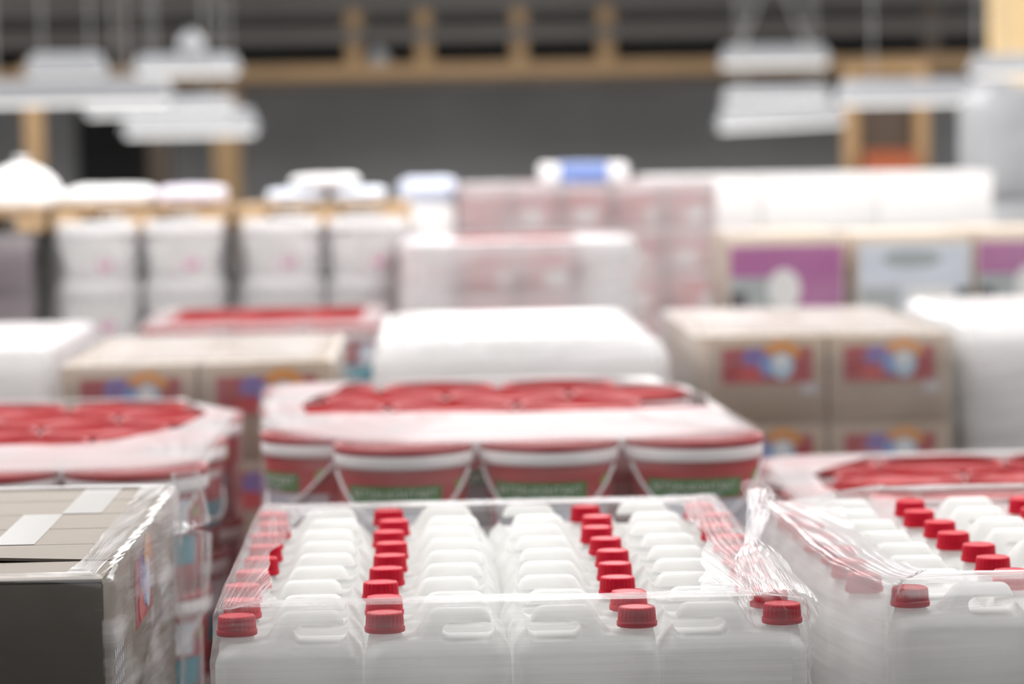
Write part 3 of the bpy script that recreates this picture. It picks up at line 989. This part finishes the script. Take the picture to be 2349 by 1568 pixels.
carton_load('the middle right load', 'cartons in the middle right load', .757, 7.72, 2, 4, 3, .330, .30, .239, M['board_warm'], .144, logo_print, 'brown carton')
pallet(.75, 1.43, 7.72, 8.93, 'wooden pallet under the middle right carton load')
film('hazy stretch film round the middle right carton load', rrect(.725, 1.440, 7.70, 8.95, .02, 3), [(0, .10, 1), (0, .852, 20), (.004, .864, 3), (.02, .870, 3)], M['film_far'],
     [(1.0, 8.3), (1.1, 8.3), (1.1, 8.4), (1.0, 8.4)], smooth=1, seed=21, n=240)
carton_load('the middle left load', 'cartons in the middle left load', -.912, 7.10, 2, 3, 3, .333, .34, .239, M['board_warm'], .144, logo_print, 'brown carton')
pallet(-.92, -.23, 7.10, 8.14, 'wooden pallet under the middle left carton load')
film('hazy stretch film round the middle left carton load', rrect(-.925, -.228, 7.08, 8.16, .02, 3), [(0, .10, 1), (0, .852, 20), (.004, .864, 3), (.02, .870, 3)], M['film_far'],
     [(-.6, 7.6), (-.5, 7.6), (-.5, 7.7), (-.6, 7.7)], smooth=1, seed=22, n=240)

# white canisters behind the centre bucket load
canister_load(CANW, [-.035, .149, .333, .517 - .0], [False] * 4, 7.57, 9, .1305, .235, 'the middle white load', 'canisters in the middle white load', capword='white-capped')
pallet(-.13, .62, 7.51, 8.67, 'wooden pallet under the middle white canister load', h=.235)
film('milky stretch film over the middle white canister load', rrect(-.150, .640, 7.47, 8.70, .05, 3), [(0, .10, 1), (0, .83, 20), (.02, .865, 4), (.06, .890, 5)], M['film_far_white'],
     [(.2, 8.0), (.25, 8.0), (.25, 8.1), (.2, 8.1)], smooth=2, seed=23, n=240)
canister_load(CANW, [1.61, 1.801, 1.992], [False] * 3, 7.98, 8, .1305, .235, 'the far right white load', 'canisters in the far right white load', capword='white-capped')
pallet(1.50, 2.10, 7.92, 8.96, 'wooden pallet under the far right white canister load', h=.235)
film('milky stretch film over the far right white canister load', rrect(1.495, 2.11, 7.89, 8.99, .05, 3), [(0, .10, 1), (0, .83, 20), (.02, .865, 4), (.06, .890, 5)], M['film_far_white'],
     [(1.8, 8.3), (1.85, 8.3), (1.85, 8.4), (1.8, 8.4)], smooth=2, seed=24, n=240)
carton_load('the far left white load', 'cartons in the far left white load', -1.71, 7.92, 2, 3, 3, .32, .34, .235, M['board_white'], .144, None, 'white carton')
pallet(-1.72, -1.06, 7.92, 8.96, 'wooden pallet under the far left white carton load')
film('milky stretch film over the far left white carton load', rrect(-1.73, -1.045, 7.89, 8.98, .03, 3), [(0, .10, 1), (0, .845, 20), (.006, .858, 3), (.03, .864, 3)], M['film_far_white'],
     [(-1.4, 8.3), (-1.35, 8.3), (-1.35, 8.4), (-1.4, 8.4)], smooth=1, seed=25, n=240)

# red-lidded buckets behind the middle left cartons
rows = hex_rows(-.80, 9.25, 3, 5, .262, .243, -.02)
h4 = bucket_load('dark', rows, .144, 3, 'red-lidded bucket', 'the load behind the cartons', 'buckets behind the middle left cartons', h=.225)
pallet(-.94, -.14, 9.14, 10.36, 'wooden pallet under the bucket load behind the middle left cartons')
film('hazy stretch film round the bucket load behind the middle left cartons', h4, [(0, .10, 1), (0, .806, 20), (.004, .824, 4)], M['film_far'],
     [(-.87, 9.42), (-.22, 9.42), (-.22, 10.28), (-.87, 10.28)], smooth=1, seed=26, n=240)

# white paint buckets
for place, x0, g in (('the left white load', -1.265, 0), ('the inner white load', -.555, 1)):
    rows = [[(x0 + i * .335, 11.06 + j * .335) for i in range(2)] for j in range(3)]
    hh = bucket_load('white', rows, .144, 4, 'white bucket', place, 'white buckets in ' + place, s=.164 / BR, h=.235 / (.164 / BR), spin=8, full_face=1)
    pallet(x0 - .17, x0 + .51, 10.88, 11.93, 'wooden pallet under ' + place)
    film('hazy stretch film round ' + place, hh, [(0, .10, 1), (0, 1.07, 24), (.004, 1.088, 4)], M['film_far'], [(x0 - .05, 11.1), (x0 + .4, 11.1), (x0 + .4, 11.8), (x0 - .05, 11.8)], smooth=1, seed=27 + g, n=240)

# dark cartons at the far left edge
carton_load('the dark edge load', 'cartons in the dark left load', -2.06, 10.95, 2, 2, 4, .27, .34, .232, M['board_dark'], .144, None, 'dark mauve carton')
pallet(-2.07, -1.50, 10.93, 11.66, 'wooden pallet under the dark carton load at the left edge')
film('hazy stretch film round the dark carton load at the left edge', rrect(-2.08, -1.485, 10.92, 11.67, .03, 3), [(0, .10, 1), (0, 1.06, 24), (.01, 1.082, 4)], M['film_far'], [(-2.0, 11.0), (-1.56, 11.0), (-1.56, 11.6), (-2.0, 11.6)], smooth=1, seed=30, n=240)

# pallets standing on the white buckets, with sacks and packs on them
for k, (x0, x1, lab) in enumerate(((-2.05, -1.46, 'upper pallet on the dark carton load at the left edge'), (-1.44, -.76, 'upper pallet on the left white bucket load'), (-.73, -.05, 'upper pallet on the inner white bucket load'))):
    pallet(x0, x1, 11.0, 11.7, 'pale wooden ' + lab, h=.082, z=1.093, group='pallets on top of the far loads')

def sack(name, label, cat, x, y, z, w, d, h, mat, group=None, rz=0.0, ex=(.35, .45, .7)):
    bm = bmesh.new()
    nu, nv = 28, 12
    g = []
    for k in range(nv + 1):
        th = -math.pi / 2 + math.pi * k / nv
        ring = []
        for i in range(nu):
            a = 2 * math.pi * i / nu
            e = lambda c, p: math.copysign(abs(c) ** p, c)
            ring.append(bm.verts.new((w / 2 * e(math.cos(th), ex[0]) * e(math.cos(a), ex[1]), d / 2 * e(math.cos(th), ex[0]) * e(math.sin(a), ex[1]),
                                      h / 2 * (1 + e(math.sin(th), ex[2])) * (1 + .10 * noise.noise(Vector((a * 2, th * 2, x * 9)))))))
        g.append(ring)
    for k in range(nv):
        for i in range(nu):
            j = (i + 1) % nu
            bm.faces.new((g[k][i], g[k][j], g[k + 1][j], g[k + 1][i]))
    bmesh.ops.remove_doubles(bm, verts=bm.verts[:], dist=1e-5)
    bmesh.ops.recalc_face_normals(bm, faces=bm.faces[:])
    t = obj(name, mesh_from_bm(name, bm, smooth=True), mat)
    t.location = (x, y, z); t.rotation_euler = (0, 0, rz)
    tag(t, label, cat, group)
    return t
Z2 = 1.175
sack('sack', 'flat white sack on the left upper pallet, at its left end', 'sack', -1.235, 11.25, Z2, .35, .42, .085, M['bag'], 'sacks on the upper pallets')
sack('sack', 'flat white sack with a violet tint beside the blue packs', 'sack', -.915, 11.25, Z2, .27, .42, .080, plain('pale_lilac_bag', (.70, .66, .74), .5), 'sacks on the upper pallets')
for i, (x, z, w, m, lab) in enumerate(((-.500, Z2, .24, 'pack_pale', 'pale blue pack at the lower left of the small pile'), (-.260, Z2, .22, 'pack_pale', 'pale blue pack at the lower right of the small pile'),
                                       (-.390, Z2 + .062, .27, 'bag', 'white pack lying on top of the small pale blue pile'))):
    sack('pack', lab, 'pack', x, 11.2, z, w, .34, .062 if i < 2 else .052, M[m], 'packs on the middle upper pallet')
carton_load('the narrow stack beside the pinkish load', 'cartons in the narrow stack', -.112, 11.86, 1, 1, 3, .236, .50, .335, M['board_white'], .144, None, 'white carton')
pallet(-.115, .127, 11.86, 12.37, 'narrow wooden pallet under the three white cartons beside the pinkish load')
sack('pack', 'pale blue and lilac pack right of the small pile', 'pack', .012, 12.1, 1.155, .26, .40, .105, plain('pale_lilac_pack', (.56, .60, .72), .5), 'packs on the middle upper pallet')

# white cone-shaped bundle, tied at the top
bm = bmesh.new()
pl = lambda k, i: 1.0 + .05 * math.sin(i * 2 * math.pi * 9 / 64 + k * .5) * (k / 6)
lathe(bm, [(.14, 0), (.160, .015), (.162, .05), (.152, .10), (.132, .150), (.106, .190), (.070, .225), (.030, .245)], 64, pl)
o = obj('tied_bag', mesh_from_bm('tied_bag', bm, smooth=True), M['bag'])
o.location = (-1.575, 11.2, 1.175); o.scale = (1, 1, .72)
tag(o, 'white cone-shaped bag gathered to a point at the left edge', 'bag')
bm = bmesh.new()
lathe(bm, [(.020, 0), (.016, .006), (.014, .014), (.022, .024), (.030, .040), (.026, .046)], 24, lambda k, i: 1 + .12 * math.sin(i * 2 * math.pi * 5 / 24))
obj('tied_neck', mesh_from_bm('tied_neck', bm, smooth=True), M['bag'], o, (0, 0, .238))

# small buckets, two loads in the centre
rows = [[(.010 + i * .214, 10.32 + j * .214) for i in range(4)] for j in range(4)]
h5 = bucket_load('small', rows, .144, 5, 'small red-lidded bucket', 'the pinkish load', 'small buckets in the centre load', s=.8, spin=25, full_face=1, swap=lambda i, j: i in (0, 3) and j < 2)
pallet(-.10, .76, 10.21, 11.07, 'wooden pallet under the pink-looking centre load of small buckets')
film('milky stretch film round the pink-looking centre load of small buckets', h5, [(0, .10, 1), (0, 1.025, 24), (.004, 1.046, 4)], M['film_far_white'], [(.10, 10.45), (.56, 10.45), (.56, 10.95), (.10, 10.95)], smooth=1, seed=31, n=240)
rows = [[(.245 + i * .214, 11.85 + j * .214) for i in range(5)] for j in range(4)]
h6 = bucket_load('small', rows, .144, 6, 'small red-lidded bucket', 'the taller pinkish load', 'small buckets in the taller centre load', s=.8, spin=60, full_face=1)
pallet(.13, 1.22, 11.74, 12.60, 'wooden pallet under the taller centre load of small buckets')
film('milky stretch film round the taller centre load of small buckets', h6, [(0, .10, 1), (0, 1.205, 24), (.004, 1.228, 4)], M['film_far_white'], [(.35, 12.0), (1.0, 12.0), (1.0, 12.4), (.35, 12.4)], smooth=1, seed=32, n=240)
# blue and white pack on top
t = thing('wrapped_pack', 'blue pack with white ends standing above the pink-looking buckets', 'pack', (.665, 11.98, 1.229))
obj('body', box_mesh('pack_body', -.10, .10, -.12, .12, 0, .085, .012), M['pack_blue'], t)
for s in (-1, 1):
    obj('white_end', box_mesh('white_end', *(sorted((s * .098, s * .185))), -.12, .12, 0, .082, .014), M['bag'], t)

# purple and pale cartons at the right
PX = [(1.085, .425, 'purple', purple_print, 'purple carton left of the pale blue carton'), (1.552, .42, 'pale', pale_print, 'pale blue and grey printed carton between two purple cartons'), (1.985, .42, 'purple', purple_print, 'purple carton at the right edge, beside the pale blue one')]
for x, w, kd, pf, lab in PX:
    top = 1.058 if kd == 'purple' else 1.050
    hh = (top - .144) / 3
    for L in range(3):
        l2 = lab if L == 2 else lab.replace('carton', 'carton in the %s layer below the' % ['bottom', 'middle'][L], 1) if False else ('printed carton in the %s layer, %s' % (['bottom', 'middle'][L], {1.085: 'left column', 1.552: 'middle column', 1.985: 'right column'}[x]) + ' of the right printed load') if L < 2 else lab
        carton('carton', w, .60, hh - .001, M['board_beige'], l2, 'printed cartons in the right load', (x + w / 2, 10.52, .144 + L * hh), seam='y', print_fn=pf)
pallet(1.08, 2.42, 10.22, 10.82, 'wooden pallet under the purple and pale printed cartons')
film('clear stretch film round the purple and pale printed cartons', rrect(1.075, 2.42, 10.20, 10.84, .02, 3), [(0, .10, 1), (0, 1.05, 24), (.006, 1.066, 4)], M['film_far'], [(1.2, 10.3), (2.3, 10.3), (2.3, 10.75), (1.2, 10.75)], smooth=1, seed=33, n=240)
for i in range(3):
    for L in range(4):
        h_ = (1.235 - .144) / 4
        lab = 'white carton, %s from left in the top layer behind the printed cartons' % ORD[i] if L == 3 else 'white carton, %s from left in layer %s above the pallet behind the printed cartons' % (ORD[i], ORD[L])
        carton('carton', .52, .68, h_ - .001, M['board_white'], lab, 'white cartons behind the printed cartons', (1.00 + .525 * i + .26, 13.20 if i == 0 else 13.17, .144 + L * h_), seam='y')
pallet(1.00, 2.58, 12.82, 13.52, 'wooden pallet under the white cartons behind the printed cartons')

# grey bales, far right
for i, (x, y, z, w, h) in enumerate(((3.15, 15.4, 0.0, .62, .52), (3.15, 15.4, .52, .60, .52), (3.16, 15.4, 1.04, .62, .60), (3.84, 15.4, 0.0, .62, .56), (3.84, 15.4, .56, .60, .56), (3.80, 15.4, 1.12, .62, .62))):
    sack('wrapped_bale', 'pale grey wrapped bale, %s of the %s stack at the right edge' % (['bottom', 'middle', 'topmost'][i % 3], ['left', 'right'][i // 3]), 'bale', x + .1, y, z, w, .7, h, M['bale'], 'grey bales at the right edge', ex=(.16, .22, .35))

# ================================================================== FAR STRUCTURE
def bar_mesh(name, x0, x1, y0, y1, z0, z1):
    return box_mesh(name, x0, x1, y0, y1, z0, z1, .008, 1)
t = thing('gantry', 'ochre steel gantry with a long beam and short uprights before the dark wall', 'gantry', (0, 33, 0))
def part(nm, me, mat, p, loc=None):
    return obj(nm, me, mat, p, loc)
part('lower_beam', bar_mesh('lower_beam', -6.0, 6.6, -.12, .12, 2.17, 2.33), M['paint_yellow'], t)
part('beam_shoe', bar_mesh('beam_shoe', -6.0, 6.6, -.16, .16, 2.06, 2.168), M['paint_brown'], t)
part('upper_beam', bar_mesh('upper_beam', -6.0, 6.6, -.10, .10, 2.58, 2.74), M['paint_grey'], t)
part('top_beam', bar_mesh('top_beam', -6.0, 6.6, -.10, .10, 2.95, 3.30), M['paint_grey'], t)
for x in (-3.4, -.78, .02, 1.12, 2.12, 5.9):
    part('upright', bar_mesh('upright', x - .09, x + .09, -.09, .09, 2.33, 2.95), M['paint_brown'] if x < -1 or x > 5 else M['paint_yellow'], t)
for x in (-2.30, 6.35):
    pass
part('support_post', bar_mesh('support_post', -2.42, -2.12, -.12, .12, 0, 2.06), M['paint_yellow'], t)
part('support_post', bar_mesh('support_post', -3.17, -2.92, -.10, .10, 0, 2.06), M['paint_brown'], t)
part('support_post', bar_mesh('support_post', 6.25, 6.5, -.12, .12, 0, 2.06), M['paint_brown'], t)

o = obj('dark_doorway', box_mesh('dark_doorway', -4.35, -3.35, 35.93, 35.995, 0, 2.2, .01, 1), M['black']); o['kind'] = 'structure'  # black panel paints the unlit inside of the doorway
for nm, x0, x1, z0, z1, m in (('trim_1', -9, 12, 2.80, 3.02, 'paint_grey'), ('trim_2', -9, 12, 3.35, 3.9, 'paint_brown')):
    o = obj(nm, box_mesh(nm, x0, x1, 35.9, 35.995, z0, z1), M[m]); o['kind'] = 'structure'
o = obj('dark_opening', box_mesh('dark_opening', -9, 12, 35.94, 35.995, 2.45, 2.795), M['black']); o['kind'] = 'structure'  # black strip paints the shade of the opening above the beam

t = thing('timber_post', 'pale yellow timber post at the left edge above the white bag', 'post', (-3.53, 26, 0))
part('shaft', bar_mesh('shaft', -.075, .075, -.075, .075, 0, 2.2), M['paint_yellow'], t)
part('base_plate', bar_mesh('base_plate', -.14, .14, -.14, .14, 0, .03), M['paint_brown'], t)
t = thing('timber_post', 'bright yellow timber post at the top right corner', 'post', (4.60, 22, 0))
part('shaft', bar_mesh('shaft', -.20, .20, -.10, .10, 0, 4.15), M['timber'], t)
part('base_plate', bar_mesh('base_plate', -.26, .26, -.16, .16, 0, .03), M['paint_brown'], t)

t = thing('wooden_cupboard', 'open brown wooden cupboard with an orange box inside, right of the grey wall', 'frame', (4.23, 26, 0))
for s in (-1, 1):
    part('side_post', bar_mesh('side_post', s * .32 - .06, s * .32 + .06, -.08, .08, 0, 1.95), M['paint_yellow'], t)
part('cross_rail', bar_mesh('cross_rail', -.38, .38, -.07, .07, 1.95, 2.06), M['paint_yellow'], t)
part('back_panel', bar_mesh('back_panel', -.26, .26, .02, .06, 0, 1.95), M['paint_brown'], t)
t = thing('orange_box', 'orange-brown box standing inside the open brown wooden cupboard', 'box', (4.23, 25.78, 0))
part('body', bar_mesh('body', -.22, .22, -.12, .12, 0, 1.24), M['rust'], t)
part('box_lid', bar_mesh('box_lid', -.235, .235, -.135, .135, 1.24, 1.27), M['rust'], t)

# hanging strip lamps
def lamp(label, x0, x1, y, z0, z1, tilt=0.0, cables=True, yaw=0.0, vee=0.0, d=.30):
    w, h = (x1 - x0), (z1 - z0)
    t = thing('strip_lamp', label, 'lamp', ((x0 + x1) / 2, y, z0), yaw, 'white strip lamps hanging in the hall')
    t.rotation_euler = (0, tilt, yaw)
    bm = bmesh.new()
    b = [(-w / 2, -d / 2, h * .12), (w / 2, -d / 2, h * .12), (w / 2, d / 2, h * .12), (-w / 2, d / 2, h * .12)]
    m_ = [(-w / 2, -d / 2, h * .34), (w / 2, -d / 2, h * .34), (w / 2, d / 2, h * .34), (-w / 2, d / 2, h * .34)]
    u = [(-w / 2 + h * .28, -d * .22, h), (w / 2 - h * .28, -d * .22, h), (w / 2 - h * .28, d * .22, h), (-w / 2 + h * .28, d * .22, h)]
    V = [[bm.verts.new(p) for p in r] for r in (b, m_, u)]
    for k in range(2):
        for i in range(4):
            j = (i + 1) % 4
            bm.faces.new((V[k][i], V[k][j], V[k + 1][j], V[k + 1][i]))
    bm.faces.new(V[2]); bm.faces.new(list(reversed(V[0])))
    bmesh.ops.bevel(bm, geom=bm.edges[:], offset=.006, segments=2, affect='EDGES')
    obj('housing', mesh_from_bm('housing', bm, smooth=True, angle=40), M['lamp_white'], t)
    for s in (-1, 1):
        bm = bmesh.new()
        tube(bm, [(-w / 2 + .03, s * d * .22, h * .06), (w / 2 - .03, s * d * .22, h * .06)], h * .09, 10)
        obj('tube', mesh_from_bm('tube', bm, smooth=True), M['tube'], t)
    if cables:
        for s in (-1, 1):
            bm = bmesh.new()
            tube(bm, [(s * w * .30, 0, h * .98), (s * (w * .30 - vee), 0, ZC - z0 - .02)], .006 if not vee else .016, 6)
            obj('cable', mesh_from_bm('cable', bm), M['cable'], t)
    return t
lamp('long white strip lamp cut off by the left edge', -2.58, -1.37, 15.7, 1.650, 1.795, yaw=R(-3))
lamp('white strip lamp just below and behind the long left one', -2.36, -1.31, 20.0, 1.630, 1.765)
lamp('lowest white strip lamp on the left, in front of the ochre posts', -2.69, -1.49, 25.7, 1.515, 1.755)
lamp('short white lamp above the long left one, nearest the left edge', -2.62, -2.09, 19.0, 1.865, 2.045)
lamp('white strip lamp at the left end of the ochre beam', -2.41, -1.53, 24.0, 2.015, 2.185)
lamp('white strip lamp on two slanting cables over the ochre beam', 3.23, 4.42, 31.0, 2.185, 2.41, vee=.75)
lamp('tilted lowest white strip lamp on the right', 2.79, 4.00, 27.0, 1.50, 1.71, tilt=R(-2.2))
lamp('grey-white strip lamp just above the tilted right one', 3.05, 4.15, 29.0, 1.76, 1.92)
lamp('long white strip lamp over the brown wooden cupboard', 2.77, 3.95, 19.0, 1.61, 1.775)
lamp('white strip lamp at the right edge under the yellow post', 4.05, 5.25, 21.0, 1.83, 1.99)
# small round lamps on the beam
for x, y, z, r, lab in ((-1.93, 24.0, 2.19, .12, 'pale round lamp standing up behind the left beam lamp'), (-.50, 33.0, 2.330, .12, 'pale round fitting on the ochre beam')):
    bm = bmesh.new()
    lathe(bm, [(r * .9, 0), (r, r * .3), (r * .8, r * 1.0), (r * .35, r * 1.5), (r * .12, r * 1.7)], 28)
    o = obj('round_lamp', mesh_from_bm('round_lamp', bm, smooth=True), M['lamp_white'])
    o.location = (x, y, z); tag(o, lab, 'lamp')

# ------------------------------------------------------------------ clear away the prototypes
for p in [CAN, CANW] + list(BUCKETS.values()):
    delete_tree(p)
